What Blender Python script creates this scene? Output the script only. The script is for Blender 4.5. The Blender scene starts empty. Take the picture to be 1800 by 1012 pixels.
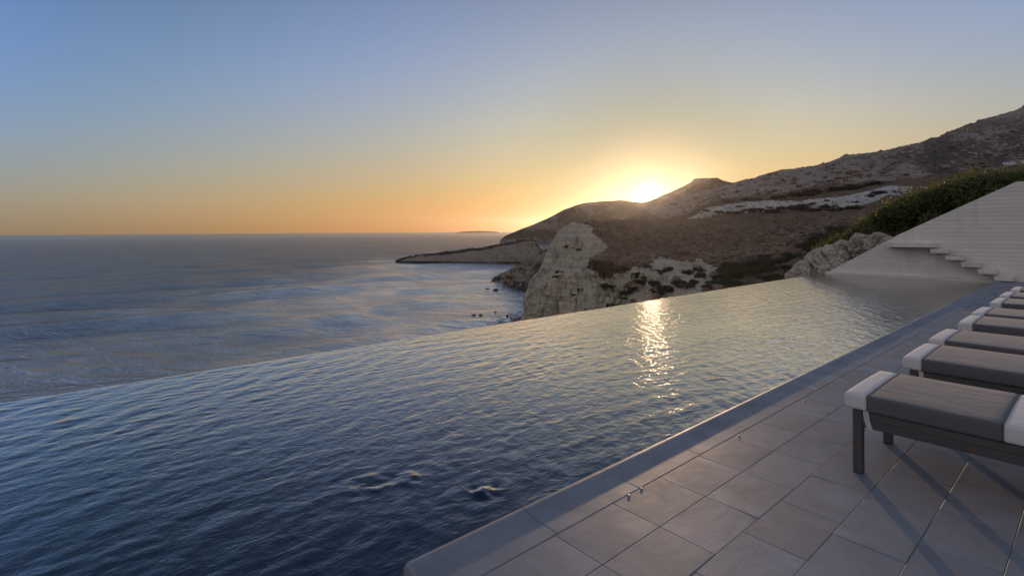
import bpy, bmesh, math, random
import numpy as np
from mathutils import Vector, Matrix

random.seed(7)
R = np.random.default_rng(11)
scene = bpy.context.scene
COL = scene.collection
rad = math.radians

# ------------------------------------------------------------------ survey
# Reading of the photograph: 90 degree lens, eye 1.5 m above the deck.
F = 900.0
TH = math.atan2(1052, 900)            # +Y (length of the pool) lies this far right of the view axis
H = 1.5
SEA = -46.0
AX = np.array([-math.sin(TH), math.cos(TH)])
RX = np.array([math.cos(TH), math.sin(TH)])
def yh(px): return 406 - .00568 * (px - 900)
def world(px, d): return AX[0]*d + RX[0]*(px-900)/F*d, AX[1]*d + RX[1]*(px-900)/F*d
def zof(px, py, d): return H - (py - yh(px)) * d / F
def onplane_y(px, py, Y):
    k = (px-900)/F
    d = Y / (AX[1] + RX[1]*k)
    return (AX[0] + RX[0]*k)*d, zof(px, py, d)
def onsea(px, py):
    d = F*(H-SEA)/(py-yh(px))
    return world(px, d), d
SUN_AZ = TH - math.atan2(1143-900, 900)     # counter-clockwise from +Y
SUN_EL = rad(3.85)

# ------------------------------------------------------------------ noise
def _hash(ix, iy, iz):
    n = (ix*374761393 + iy*668265263 + iz*1274126177) & 0xFFFFFFFF
    n = ((n ^ (n >> 13)) * 1103515245) & 0xFFFFFFFF
    n = ((n ^ (n >> 16)) * 2246822519) & 0xFFFFFFFF
    return ((n ^ (n >> 15)) & 0xFFFFFF) / float(0xFFFFFF)
def vnoise(x, y, z=None):
    x = np.asarray(x, float); y = np.asarray(y, float)
    z = np.zeros_like(x) if z is None else np.asarray(z, float)
    fx, fy, fz = np.floor(x), np.floor(y), np.floor(z)
    ix, iy, iz = fx.astype(np.int64), fy.astype(np.int64), fz.astype(np.int64)
    u, v, w = x-fx, y-fy, z-fz
    u = u*u*u*(u*(u*6-15)+10); v = v*v*v*(v*(v*6-15)+10); w = w*w*w*(w*(w*6-15)+10)
    r = 0
    for a in (0, 1):
        for b in (0, 1):
            for c in (0, 1):
                r = r + _hash(ix+a, iy+b, iz+c) * (u if a else 1-u) * (v if b else 1-v) * (w if c else 1-w)
    return r*2-1
def fbm(x, y, z=None, o=4, g=.5):
    s = 0; a = 1.0; f = 1.0
    z = np.zeros_like(np.asarray(x, float)) if z is None else z
    for i in range(o):
        s = s + a*vnoise(x*f+17.3*i, y*f-9.1*i, z*f+3.7*i); a *= g; f *= 2.03
    return s

# ------------------------------------------------------------------ object helpers
def tag(o, label=None, cat=None, group=None, kind=None):
    if label: o['label'] = label
    if cat: o['category'] = cat
    if group: o['group'] = group
    if kind: o['kind'] = kind
    return o
def empty(name, loc=(0, 0, 0), rz=0):
    o = bpy.data.objects.new(name, None)
    COL.objects.link(o); o.location = loc; o.rotation_euler = (0, 0, rz)
    o.empty_display_size = .2
    return o
def link(name, me, mat, parent=None):
    o = bpy.data.objects.new(name, me); COL.objects.link(o)
    if mat is not None and not me.materials: me.materials.append(mat)
    if parent: o.parent = parent
    return o
def mesh_np(name, V, faces, smooth=True):
    """V (n,3); faces (m,k) array or list of such arrays"""
    me = bpy.data.meshes.new(name)
    fl = faces if isinstance(faces, list) else [faces]
    fl = [np.asarray(f, np.int32) for f in fl if len(f)]
    V = np.ascontiguousarray(V, np.float32)
    me.vertices.add(len(V)); me.vertices.foreach_set('co', V.ravel())
    tot = np.concatenate([np.full(len(f), f.shape[1], np.int32) for f in fl])
    loops = np.concatenate([f.ravel() for f in fl])
    st = np.concatenate([[0], np.cumsum(tot)[:-1]]).astype(np.int32)
    me.loops.add(len(loops)); me.loops.foreach_set('vertex_index', loops)
    me.polygons.add(len(tot)); me.polygons.foreach_set('loop_start', st)
    me.polygons.foreach_set('loop_total', tot)
    me.polygons.foreach_set('use_smooth', np.full(len(tot), smooth, bool))
    me.update(calc_edges=True); me.validate()
    return me
def attr(me, name, vals):
    a = me.attributes.new(name, 'FLOAT', 'POINT')
    a.data.foreach_set('value', np.ascontiguousarray(vals, np.float32))
def grid_faces(nu, nv):
    i = np.arange(nu-1)[:, None]*nv + np.arange(nv-1)[None, :]
    i = i.ravel()
    return np.stack([i, i+nv, i+nv+1, i+1], 1)
def bm_mesh(name, bm, smooth=False):
    me = bpy.data.meshes.new(name); bm.to_mesh(me); bm.free()
    for p in me.polygons: p.use_smooth = smooth
    return me
def box(bm, x0, x1, y0, y1, z0, z1, bev=0, seg=2):
    r = bmesh.ops.create_cube(bm, size=1)
    vs = r['verts']
    for v in vs:
        v.co = Vector(((x0+x1)/2 + v.co.x*(x1-x0), (y0+y1)/2 + v.co.y*(y1-y0), (z0+z1)/2 + v.co.z*(z1-z0)))
    if bev:
        es = list({e for v in vs for e in v.link_edges})
        bmesh.ops.bevel(bm, geom=es, offset=bev, segments=seg, affect='EDGES', profile=.5)
def box_obj(name, dims, mat, parent=None, bev=.004, seg=2, smooth=False):
    bm = bmesh.new(); box(bm, *dims, bev=bev, seg=seg)
    return link(name, bm_mesh(name, bm, smooth), mat, parent)

# ------------------------------------------------------------------ materials
def new_mat(name):
    m = bpy.data.materials.new(name); m.use_nodes = True
    nt = m.node_tree; nt.nodes.clear()
    out = nt.nodes.new('ShaderNodeOutputMaterial')
    return m, nt, out
class N:
    """tiny node-graph helper"""
    def __init__(s, nt): s.nt = nt
    def n(s, typ, **kw):
        nd = s.nt.nodes.new(typ)
        for k, v in kw.items():
            if hasattr(nd, k) and not k.startswith('i_'): setattr(nd, k, v)
        return nd
    def put(s, sock, v):
        if isinstance(v, bpy.types.NodeSocket): s.nt.links.new(v, sock)
        elif v is not None:
            if hasattr(sock.default_value, '__len__') and not hasattr(v, '__len__'): v = [v]*len(sock.default_value)
            if hasattr(v, '__len__') and len(v) == 3 and len(sock.default_value) == 4: v = (*v, 1)
            sock.default_value = v
    def math(s, op, a, b=None, c=None, clamp=False):
        nd = s.n('ShaderNodeMath', operation=op); nd.use_clamp = clamp
        for i, v in enumerate((a, b, c)):
            if v is not None: s.put(nd.inputs[i], v)
        return nd.outputs[0]
    def vmath(s, op, a, b=None):
        nd = s.n('ShaderNodeVectorMath', operation=op)
        s.put(nd.inputs[0], a)
        if b is not None: s.put(nd.inputs[1], b)
        return nd.outputs['Value'] if op in ('DOT_PRODUCT', 'LENGTH', 'DISTANCE') else nd.outputs[0]
    def pos(s): return s.n('ShaderNodeNewGeometry').outputs['Position']
    def obj(s): return s.n('ShaderNodeTexCoord').outputs['Object']
    def scale(s, vec, sc):
        nd = s.n('ShaderNodeMapping'); s.put(nd.inputs['Vector'], vec); s.put(nd.inputs['Scale'], sc)
        return nd.outputs[0]
    def noise(s, vec, sc=1, det=4, rough=.5, dist=0):
        nd = s.n('ShaderNodeTexNoise'); s.put(nd.inputs['Vector'], vec)
        nd.inputs['Scale'].default_value = sc; nd.inputs['Detail'].default_value = det
        nd.inputs['Roughness'].default_value = rough; nd.inputs['Distortion'].default_value = dist
        return nd.outputs[0]
    def vor(s, vec, sc=1, feat='F1'):
        nd = s.n('ShaderNodeTexVoronoi', feature=feat); s.put(nd.inputs['Vector'], vec)
        nd.inputs['Scale'].default_value = sc
        return nd.outputs['Distance']
    def ramp(s, fac, stops, interp='LINEAR'):
        nd = s.n('ShaderNodeValToRGB'); cr = nd.color_ramp; cr.interpolation = interp
        while len(cr.elements) < len(stops): cr.elements.new(.5)
        for e, (p, c) in zip(cr.elements, stops):
            e.position = p; c = (c, c, c) if not hasattr(c, '__len__') else c; e.color = (*c[:3], 1)
        s.put(nd.inputs[0], fac)
        return nd.outputs[0]
    def mr(s, v, a, b, c=0, d=1, smooth=False):
        nd = s.n('ShaderNodeMapRange'); nd.interpolation_type = 'SMOOTHSTEP' if smooth else 'LINEAR'
        s.put(nd.inputs[0], v)
        for i, q in enumerate((a, b, c, d)): nd.inputs[i+1].default_value = q
        return nd.outputs[0]
    def mix(s, fac, a, b, blend='MIX'):
        nd = s.n('ShaderNodeMix', data_type='RGBA', blend_type=blend)
        s.put(nd.inputs[0], fac); s.put(nd.inputs[6], a); s.put(nd.inputs[7], b)
        return nd.outputs[2]
    def attr(s, name):
        nd = s.n('ShaderNodeAttribute'); nd.attribute_name = name
        return nd.outputs['Fac']
    def bump(s, h, dist=.01, strength=1, normal=None):
        nd = s.n('ShaderNodeBump'); nd.inputs['Distance'].default_value = dist
        s.put(nd.inputs['Strength'], strength); s.put(nd.inputs['Height'], h)
        if normal is not None: s.put(nd.inputs['Normal'], normal)
        return nd.outputs[0]
    def sep(s, v):
        nd = s.n('ShaderNodeSeparateXYZ'); s.put(nd.inputs[0], v); return nd.outputs
    def bsdf(s, out, col, rough=.6, normal=None, spec=.5, sheen=0, **kw):
        b = s.n('ShaderNodeBsdfPrincipled')
        s.put(b.inputs['Base Color'], col); s.put(b.inputs['Roughness'], rough)
        b.inputs['Specular IOR Level'].default_value = spec
        b.inputs['Sheen Weight'].default_value = sheen
        if normal is not None: s.put(b.inputs['Normal'], normal)
        for k, v in kw.items(): s.put(b.inputs[k], v)
        s.nt.links.new(b.outputs[0], out.inputs['Surface'])
        return b

def mat_stone():
    m, nt, out = new_mat('grey_deck_stone'); g = N(nt)
    p = g.pos(); tone = g.attr('tone')
    cloud = g.noise(p, 3.0, 5, .6, .6)
    fine = g.noise(p, 60, 4, .7)
    vein = g.noise(g.scale(p, (9, 2.5, 1)), 1.6, 6, .65, 1.6)
    off = g.n('ShaderNodeVectorMath', operation='ADD'); g.put(off.inputs[0], p)
    cmb = g.n('ShaderNodeCombineXYZ'); g.put(cmb.inputs[0], g.math('MULTIPLY', tone, 31.0)); g.put(cmb.inputs[1], g.math('MULTIPLY', tone, 57.0))
    g.put(off.inputs[1], cmb.outputs[0])
    own = g.noise(off.outputs[0], 2.2, 4, .6, 1.2)
    base = g.ramp(tone, [(0, (.150, .170, .205)), (.35, (.200, .222, .262)), (.7, (.235, .258, .305)), (1, (.205, .200, .212))])
    c = g.mix(g.mr(own, .3, .75), base, (.150, .150, .165))
    c = g.mix(g.mr(cloud, .35, .75, 0, .35), c, (.265, .29, .335))
    c = g.mix(g.mr(vein, .52, .66, 0, .3), c, (.16, .152, .155))
    c = g.mix(g.mr(fine, .3, .7, 0, .16), c, (.16, .15, .145))
    bh = g.math('ADD', g.math('MULTIPLY', fine, .5), g.math('MULTIPLY', vein, .8))
    g.bsdf(out, c, g.mr(own, .2, .8, .5, .66), g.bump(bh, .0016, .6), spec=.35)
    return m
def mat_grout():
    m, nt, out = new_mat('dark_grout'); g = N(nt)
    g.bsdf(out, g.ramp(g.noise(g.pos(), 30, 3), [(0, (.17, .17, .18)), (1, (.24, .24, .25))]), .9)
    return m
def mat_concrete():
    m, nt, out = new_mat('board_marked_concrete'); g = N(nt)
    p = g.pos(); s = g.sep(p)
    bd = g.math('MULTIPLY', s[2], 1/.115)
    cell = g.math('FLOOR', bd)
    fr = g.math('FRACT', bd)
    wn = g.n('ShaderNodeTexWhiteNoise', noise_dimensions='2D')
    cm = g.n('ShaderNodeCombineXYZ'); g.put(cm.inputs[0], cell)
    g.put(cm.inputs[1], g.math('FLOOR', g.math('ADD', g.math('MULTIPLY', s[0], .28), g.math('MULTIPLY', cell, .37))))
    g.put(wn.inputs['Vector'], cm.outputs[0])
    joint = g.math('MINIMUM', g.mr(fr, 0, .10, 1, 0), 1.0)
    grain = g.noise(g.scale(p, (1.2, 1, 38)), 1.5, 5, .6, .4)
    stain = g.noise(g.scale(p, (1.5, 1.5, .35)), 1.1, 5, .65, .8)
    cloud = g.noise(p, 1.0, 5, .6)
    streak = g.noise(g.scale(p, (.5, .5, 9)), 1.0, 3, .55)
    c = g.mix(g.mr(wn.outputs[0], 0, 1, 0, .30), (.70, .645, .565), (.50, .475, .445))
    c = g.mix(g.mr(cloud, .4, .7, 0, .35), c, (.64, .62, .59))
    c = g.mix(g.mr(grain, .45, .75, 0, .4), c, (.36, .345, .32))
    c = g.mix(g.mr(stain, .52, .78, 0, .5), c, (.32, .295, .27))
    c = g.mix(g.mr(streak, .6, .75, 0, .35), c, (.27, .26, .26))
    pn = g.noise(g.scale(p, (.9, .9, .9)), 1.0, 2, .5)
    jt = g.math('MULTIPLY', joint, g.mr(pn, .35, .7, .05, .55))
    c = g.mix(jt, c, (.2, .19, .18))
    pit = g.mr(g.noise(p, 45, 2, .5), .68, .74, 0, .5)
    c = g.mix(pit, c, (.12, .11, .1))
    h = g.math('SUBTRACT', g.math('ADD', g.math('MULTIPLY', grain, .5), g.math('MULTIPLY', wn.outputs[0], .6)), g.math('MULTIPLY', joint, .8))
    g.bsdf(out, c, .82, g.bump(h, .008, .7), spec=.25)
    return m
def mat_fabric(name, col, alt, rough=.85):
    m, nt, out = new_mat(name); g = N(nt)
    p = g.obj()
    wx = g.math('SINE', g.math('MULTIPLY', g.sep(p)[0], 1300)); wy = g.math('SINE', g.math('MULTIPLY', g.sep(p)[1], 1300))
    wz = g.math('SINE', g.math('MULTIPLY', g.sep(p)[2], 1300))
    w = g.math('MULTIPLY', g.math('ADD', wx, g.math('ADD', wy, wz)), .33)
    sl = g.noise(g.scale(p, (6, 60, 60)), 3, 4, .6)
    cl = g.noise(p, 5, 4, .55, .5)
    c = g.mix(g.mr(sl, .35, .7, 0, .45), col, alt)
    c = g.mix(g.mr(cl, .45, .75, 0, .35), c, tuple(v*.72 for v in col))
    c = g.mix(g.mr(w, -1, 1, 0, .25), c, tuple(v*.6 for v in col))
    wr = g.noise(g.scale(p, (2, 7, 7)), 2.0, 3, .5, .4)
    g.bsdf(out, c, rough, g.bump(g.math('ADD', g.math('MULTIPLY', w, .05), g.math('MULTIPLY', wr, 1.0)), .008, .7), spec=.25, sheen=.25)
    return m
def mat_metal():
    m, nt, out = new_mat('taupe_powder_coated_metal'); g = N(nt)
    n = g.noise(g.obj(), 14, 5, .6)
    g.bsdf(out, g.ramp(n, [(.3, (.050, .043, .040)), (.75, (.068, .060, .055))]), g.mr(n, .3, .7, .42, .58), g.bump(g.noise(g.obj(), 700, 2), .0006, .4), spec=.5)
    return m
def mat_plain(name, col, rough=.6, var=.25, sc=8, spec=.4):
    m, nt, out = new_mat(name); g = N(nt)
    n = g.noise(g.obj(), sc, 5, .6)
    g.bsdf(out, g.mix(g.mr(n, .3, .75), col, tuple(v*(1-var) for v in col)), rough, g.bump(n, .004, .5), spec=spec)
    return m
def mat_leaf(name, a, b, c3, trans=.0):
    m, nt, out = new_mat(name); g = N(nt)
    tone = g.attr('tone')
    n = g.noise(g.pos(), 1.1, 3, .5)
    c = g.ramp(tone, [(0, a), (.55, b), (1, c3)])
    c = g.mix(g.mr(n, .4, .7, 0, .4), c, tuple(v*.55 for v in a))
    b_ = g.n('ShaderNodeBsdfPrincipled'); g.put(b_.inputs['Base Color'], c); b_.inputs['Roughness'].default_value = .55
    b_.inputs['Specular IOR Level'].default_value = .3
    if trans:
        t = g.n('ShaderNodeBsdfTranslucent'); g.put(t.inputs[0], g.mix(.5, c, (.16, .15, .02)))
        mx = g.n('ShaderNodeMixShader'); mx.inputs[0].default_value = trans
        nt.links.new(b_.outputs[0], mx.inputs[1]); nt.links.new(t.outputs[0], mx.inputs[2])
        nt.links.new(mx.outputs[0], out.inputs['Surface'])
    else: nt.links.new(b_.outputs[0], out.inputs['Surface'])
    return m
def mat_terrain(name, rock, rock2, scrub, scrub2, earth, fs=1.0):
    """rock / scrub zones come from the 'scrub' attribute broken up by noise; fs = feature scale"""
    m, nt, out = new_mat(name); g = N(nt)
    p = g.pos(); z = g.sep(p)[2]
    sc = g.attr('scrub')
    n1 = g.noise(p, .12*fs, 6, .62, .3); n2 = g.noise(p, .45*fs, 5, .65); n3 = g.noise(p, 1.6*fs, 4, .6)
    strata = g.noise(g.scale(p, (.03, .03, .9)), 1.0*fs, 5, .65, .5)
    fl = g.noise(g.scale(p, (.55, .55, .05)), 1.0*fs, 4, .6, .3)
    r = g.mix(g.mr(strata, .4, .62), rock, rock2)
    r = g.mix(g.mr(fl, .52, .68, 0, .55), r, tuple(v*.5 for v in rock2))
    r = g.mix(g.mr(n2, .5, .72, 0, .5), r, tuple(v*.62 for v in rock2))
    r = g.mix(g.mr(n1, .55, .75, 0, .45), r, earth)
    lay = g.noise(g.scale(p, (.02, .02, 1.9)), 1.0*fs, 4, .7, .4)
    r = g.mix(g.mr(lay, .50, .62, 0, .32), r, tuple(v*.42 for v in rock2))
    crk = g.noise(g.scale(p, (.35, .35, .035)), 1.3*fs, 3, .6, .6)
    r = g.mix(g.mr(crk, .60, .68, 0, .42), r, tuple(v*.35 for v in rock2))
    r = g.mix(g.attr('pale'), r, g.mix(g.mr(n2, .4, .7), (.50, .485, .455), (.36, .34, .305)))
    s = g.mix(g.mr(n2, .35, .65), scrub, scrub2)
    s = g.mix(g.mr(n3, .5, .7, 0, .6), s, tuple(v*.45 for v in scrub))
    s = g.mix(g.mr(n1, .52, .7, 0, .7), s, earth)
    f = g.math('ADD', sc, g.math('ADD', g.math('MULTIPLY', g.math('SUBTRACT', n1, .5), 1.1), g.math('MULTIPLY', g.math('SUBTRACT', n2, .5), 1.0)))
    c = g.mix(g.mr(f, .44, .56, 0, 1, True), r, s)
    h = g.math('ADD', g.math('MULTIPLY', n2, 1.0), g.math('ADD', g.math('MULTIPLY', n3, .45), g.math('MULTIPLY', strata, .9)))
    g.bsdf(out, c, .92, g.bump(h, 1.6/fs, .8), spec=.1)
    return m
def mat_pool_water():
    m, nt, out = new_mat('pool_water'); g = N(nt)
    p = g.pos()
    a = g.noise(g.scale(p, (1.0, .62, 1)), 10.5, 3, .62, .6)
    b = g.noise(g.scale(p, (1.0, .6, 1)), 34, 2, .5)
    nrm = g.bump(g.math('ADD', a, g.math('MULTIPLY', b, .26)), .0145, g.math('MULTIPLY', g.mr(g.sep(p)[1], .5, 7.5, .45, 1.0, True), g.mr(g.noise(g.scale(p, (.5, .28, 1)), 1.0, 3, .55, .5), .35, .68, .6, 1.1)))
    fr = g.n('ShaderNodeFresnel'); fr.inputs['IOR'].default_value = 1.6; g.put(fr.inputs['Normal'], nrm)
    gl = g.n('ShaderNodeBsdfGlossy'); gl.inputs['Roughness'].default_value = .025; g.put(gl.inputs['Normal'], nrm)
    tr = g.n('ShaderNodeBsdfTransparent'); g.put(tr.inputs[0], (.36, .60, .80))
    df = g.n('ShaderNodeBsdfDiffuse'); g.put(df.inputs[0], (.005, .028, .072)); g.put(df.inputs['Normal'], nrm)
    m1 = g.n('ShaderNodeMixShader'); m1.inputs[0].default_value = .35
    nt.links.new(tr.outputs[0], m1.inputs[1]); nt.links.new(df.outputs[0], m1.inputs[2])
    m2 = g.n('ShaderNodeMixShader'); g.put(m2.inputs[0], g.math('MULTIPLY_ADD', fr.outputs[0], 2.7, -.14, clamp=True))
    nt.links.new(m1.outputs[0], m2.inputs[1]); nt.links.new(gl.outputs[0], m2.inputs[2])
    nt.links.new(m2.outputs[0], out.inputs['Surface'])
    return m
def mat_mosaic(c1, c2, c3):
    m, nt, out = new_mat('blue_pool_mosaic'); g = N(nt)
    p = g.pos()
    br = g.n('ShaderNodeTexBrick'); br.offset = 0; g.put(br.inputs['Vector'], p)
    br.inputs['Scale'].default_value = 1; br.inputs['Brick Width'].default_value = .05; br.inputs['Row Height'].default_value = .05
    br.inputs['Mortar Size'].default_value = .003
    g.put(br.inputs['Color1'], c1); g.put(br.inputs['Color2'], c2); g.put(br.inputs['Mortar'], c3)
    g.bsdf(out, br.outputs[0], .35)
    return m
def mat_sea():
    m, nt, out = new_mat('sea_water'); g = N(nt)
    p = g.pos()
    dist = g.vmath('LENGTH', p)
    # chop of a few metres, finer ripples, and slow cat's-paws of rougher water
    cp = g.noise(g.scale(p, (.0045, .012, .01)), 1.0, 4, .55, .8)
    rot = g.n('ShaderNodeMapping'); g.put(rot.inputs['Vector'], p); rot.inputs['Rotation'].default_value = (0, 0, -.55)
    q = rot.outputs[0]
    a = g.noise(g.scale(q, (.5, 1.0, 1)), .12, 4, .58, .3)
    b = g.noise(g.scale(q, (.6, 1.0, 1)), .6, 3, .6, .2)
    h = g.math('ADD', g.math('MULTIPLY', a, 4.0), g.math('MULTIPLY', b, .5))
    c1 = g.noise(g.scale(q, (.6, 1.0, 1)), .034, 3, .6, .3); c2 = g.noise(g.scale(q, (.6, 1.0, 1)), .010, 3, .6, .3)
    h = g.math('ADD', h, g.math('MULTIPLY', c1, g.mr(dist, 200, 800, 2.0, 7.5)))
    h = g.math('ADD', h, g.math('MULTIPLY', c2, g.mr(dist, 500, 2500, 3.0, 26.0)))
    st = g.mr(dist, 250, 9000, 1.0, .5)
    nrm = g.bump(h, 1.0, g.math('MULTIPLY', st, g.mr(cp, .38, .62, .78, 1.25)))
    c = g.mix(g.mr(cp, .35, .7), (.016, .042, .075), (.010, .028, .055))
    # reflection strengthened off the cape, a painted-in sheen that brightens the sea
    la = g.math('DIVIDE', g.vmath('DOT_PRODUCT', p, (RX[0], RX[1], 0)), 1.0); de = g.vmath('DOT_PRODUCT', p, (AX[0], AX[1], 0))
    ed = g.math('SQRT', g.math('ADD', g.math('POWER', g.math('ABSOLUTE', la), 2), g.math('POWER', g.math('ABSOLUTE', g.math('MULTIPLY', g.math('SUBTRACT', de, 600), .35)), 2)))
    sea_sheen = g.mr(g.math('ADD', ed, g.math('MULTIPLY', g.math('SUBTRACT', cp, .5), 260)), 60, 300, 1, 0, True)
    fr = g.n('ShaderNodeFresnel'); fr.inputs['IOR'].default_value = 1.4; g.put(fr.inputs['Normal'], nrm)
    gl = g.n('ShaderNodeBsdfGlossy'); g.put(gl.inputs['Roughness'], g.mr(cp, .35, .65, .10, .20)); g.put(gl.inputs['Normal'], nrm)
    df = g.n('ShaderNodeBsdfDiffuse'); g.put(df.inputs[0], c); g.put(df.inputs['Normal'], nrm)
    mx = g.n('ShaderNodeMixShader'); g.put(mx.inputs[0], g.math('MULTIPLY_ADD', fr.outputs[0], g.math('MULTIPLY_ADD', sea_sheen, .55, g.mr(dist, 1200, 6000, .43, .62)), -.01, clamp=True))
    nt.links.new(df.outputs[0], mx.inputs[1]); nt.links.new(gl.outputs[0], mx.inputs[2])
    nt.links.new(mx.outputs[0], out.inputs['Surface'])
    return m
def mat_haze():
    m, nt, out = new_mat('sea_haze'); g = N(nt)
    v = g.n('ShaderNodeVolumePrincipled')
    g.put(v.inputs['Color'], (.92, .90, .90)); v.inputs['Density'].default_value = HAZE
    v.inputs['Anisotropy'].default_value = .85
    nt.links.new(v.outputs[0], out.inputs['Volume'])
    return m
HAZE = 1.4e-5
SKYG = .95
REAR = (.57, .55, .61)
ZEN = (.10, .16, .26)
GRADE = [[0.506, -0.53, -0.66, -1.47, 0.926, -0.13, -1.75], [0.394, -0.333, 1.56, -4.69, 0.03, 0.2, -1.25], [0.29, 0.03, 7.5, -12.4, -1.5, 0.22, -1.15]]

M = dict(stone=mat_stone(), grout=mat_grout(), concrete=mat_concrete(), metal=mat_metal(),
         white=mat_fabric('pale_grey_fabric', (.60, .57, .545), (.50, .47, .45)),
         dark=mat_fabric('charcoal_taupe_fabric', (.112, .102, .106), (.082, .076, .080)),
         strap=mat_fabric('pale_strap', (.5, .47, .44), (.4, .38, .36)),
         foot=mat_plain('black_rubber', (.02, .02, .02)),
         water=mat_pool_water(), mosaic=mat_mosaic((.034, .07, .13), (.026, .058, .115), (.015, .03, .06)), mosaic2=mat_mosaic((.15, .155, .22), (.12, .125, .19), (.03, .035, .055)), sea=mat_sea(),
         leaf=mat_leaf('hedge_leaves', (.046, .062, .022), (.115, .135, .042), (.26, .235, .075), .28),
         bush=mat_leaf('scrub_leaves', (.030, .025, .017), (.060, .047, .030), (.11, .082, .05)),
         bark=mat_plain('bark', (.07, .05, .038), .9, .5, 20),
         rock=mat_plain('dark_sea_rock', (.085, .072, .062), .75, .6, .8),
         steel=mat_plain('stud_metal', (.34, .32, .31), .35, .2, 40),
         lime=mat_plain('white_render', (.5, .49, .48), .8, .12, 1), roofm=mat_plain('house_roof', (.5, .46, .42), .8, .2, 1),
         glass=mat_plain('dark_window', (.03, .035, .045), .15, .2, 1))

# ------------------------------------------------------------------ camera
cam = bpy.data.cameras.new('camera'); co = bpy.data.objects.new('camera', cam); COL.objects.link(co)
cam.sensor_width = 36; cam.lens = 18.0; cam.shift_y = -100/1800; cam.clip_end = 120000; cam.clip_start = .05
co.matrix_world = Matrix.Translation((0, 0, H)) @ Matrix.Rotation(TH, 4, 'Z') @ Matrix.Rotation(math.pi/2, 4, 'X') @ Matrix.Rotation(-.00568, 4, 'Z')
scene.camera = co

# ------------------------------------------------------------------ light
world_ = bpy.data.worlds.new('World'); scene.world = world_; world_.use_nodes = True
wn = world_.node_tree; wn.nodes.clear(); g = N(wn)
wo = wn.nodes.new('ShaderNodeOutputWorld'); bg = wn.nodes.new('ShaderNodeBackground')
sky = wn.nodes.new('ShaderNodeTexSky'); sky.sky_type = 'NISHITA'; sky.sun_disc = False
sky.sun_elevation = SUN_EL; sky.sun_rotation = -SUN_AZ; sky.altitude = 50
sky.air_density = 1.6; sky.dust_density = .5; sky.ozone_density = 3.0
SD = Vector((-math.sin(SUN_AZ)*math.cos(SUN_EL), math.cos(SUN_AZ)*math.cos(SUN_EL), math.sin(SUN_EL)))
# colour response of the sky as the photograph shows it (functions of world direction only)
STR = .1
dirv = g.vmath('NORMALIZE', wn.nodes.new('ShaderNodeTexCoord').outputs['Generated'])
zc = g.math('MINIMUM', g.math('MAXIMUM', g.sep(dirv)[2], 0.0), .5)
cs = g.math('MAXIMUM', g.vmath('DOT_PRODUCT', dirv, SD), .3)
near = g.math('EXPONENT', g.math('MULTIPLY', g.math('SUBTRACT', cs, 1.0), 14.0))
rear = g.mr(g.vmath('DOT_PRODUCT', dirv, (SD.x, SD.y, 0)), .55, -.25, 0, 1, True)   # unseen sky away from the sun, brightened as fill light for wall and cliff
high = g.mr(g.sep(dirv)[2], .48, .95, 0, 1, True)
lowglow = g.math('MULTIPLY', near, g.math('EXPONENT', g.math('MULTIPLY', zc, -25.0)))
corner = g.math('MULTIPLY', g.mr(cs, .88, .55, 0, 1, True), g.mr(zc, .05, .4, 0, 1))
near2 = g.math('EXPONENT', g.math('MULTIPLY', g.math('SUBTRACT', cs, 1.0), 70.0))
chan = wn.nodes.new('ShaderNodeSeparateColor'); wn.links.new(sky.outputs[0], chan.inputs[0])
comb = wn.nodes.new('ShaderNodeCombineColor')
for i, (gm, k0, kz, kzz, kc, kn, kf) in enumerate(GRADE):
    e = g.math('ADD', g.math('MULTIPLY', zc, kz), k0)
    e = g.math('ADD', e, g.math('MULTIPLY', g.math('MULTIPLY', zc, zc), kzz))
    e = g.math('ADD', e, g.math('MULTIPLY', cs, kc))
    e = g.math('ADD', e, g.math('MULTIPLY', near, kn))
    e = g.math('ADD', e, g.math('MULTIPLY', near2, kf))
    e = g.math('ADD', e, g.math('MULTIPLY', lowglow, (-.6, -.9, -1.6)[i]))
    e = g.math('ADD', e, g.math('MULTIPLY', corner, (-.2, -.22, -.62)[i]))
    v = g.math('POWER', g.math('MAXIMUM', g.math('MULTIPLY', chan.outputs[i], .1), .0001), gm)
    v = g.math('MULTIPLY', g.math('MULTIPLY', v, g.math('EXPONENT', e)), SKYG/STR)
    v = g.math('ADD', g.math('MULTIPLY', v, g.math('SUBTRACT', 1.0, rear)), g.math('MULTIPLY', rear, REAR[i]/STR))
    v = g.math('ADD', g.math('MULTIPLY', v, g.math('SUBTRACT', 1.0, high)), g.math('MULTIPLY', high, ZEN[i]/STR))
    wn.links.new(v, comb.inputs[i])
# the sun's own disc and the glow of the air close round it
angd = g.math('ARCCOSINE', g.math('MINIMUM', g.vmath('DOT_PRODUCT', dirv, SD), 1.0))
disc = g.mr(angd, rad(.25), rad(.34), 40, 0)
glow = g.math('ADD', g.math('MULTIPLY', g.math('EXPONENT', g.math('MULTIPLY', angd, -1/rad(.6))), 4.0),
              g.math('MULTIPLY', g.math('EXPONENT', g.math('MULTIPLY', angd, -1/rad(2.4))), .12))
halo = g.mix(1, (1, .80, .42), g.math('DIVIDE', g.math('ADD', disc, glow), STR), 'MULTIPLY')
tot = g.mix(1, comb.outputs[0], halo, 'ADD')
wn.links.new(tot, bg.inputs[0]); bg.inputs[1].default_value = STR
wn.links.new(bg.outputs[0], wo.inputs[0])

sl = bpy.data.lights.new('sun', 'SUN'); so = bpy.data.objects.new('sun', sl); COL.objects.link(so)
sl.energy = 3.0; sl.angle = rad(.53); sl.color = (1, .65, .38)
so.rotation_euler = SD.to_track_quat('Z', 'Y').to_euler()

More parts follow.
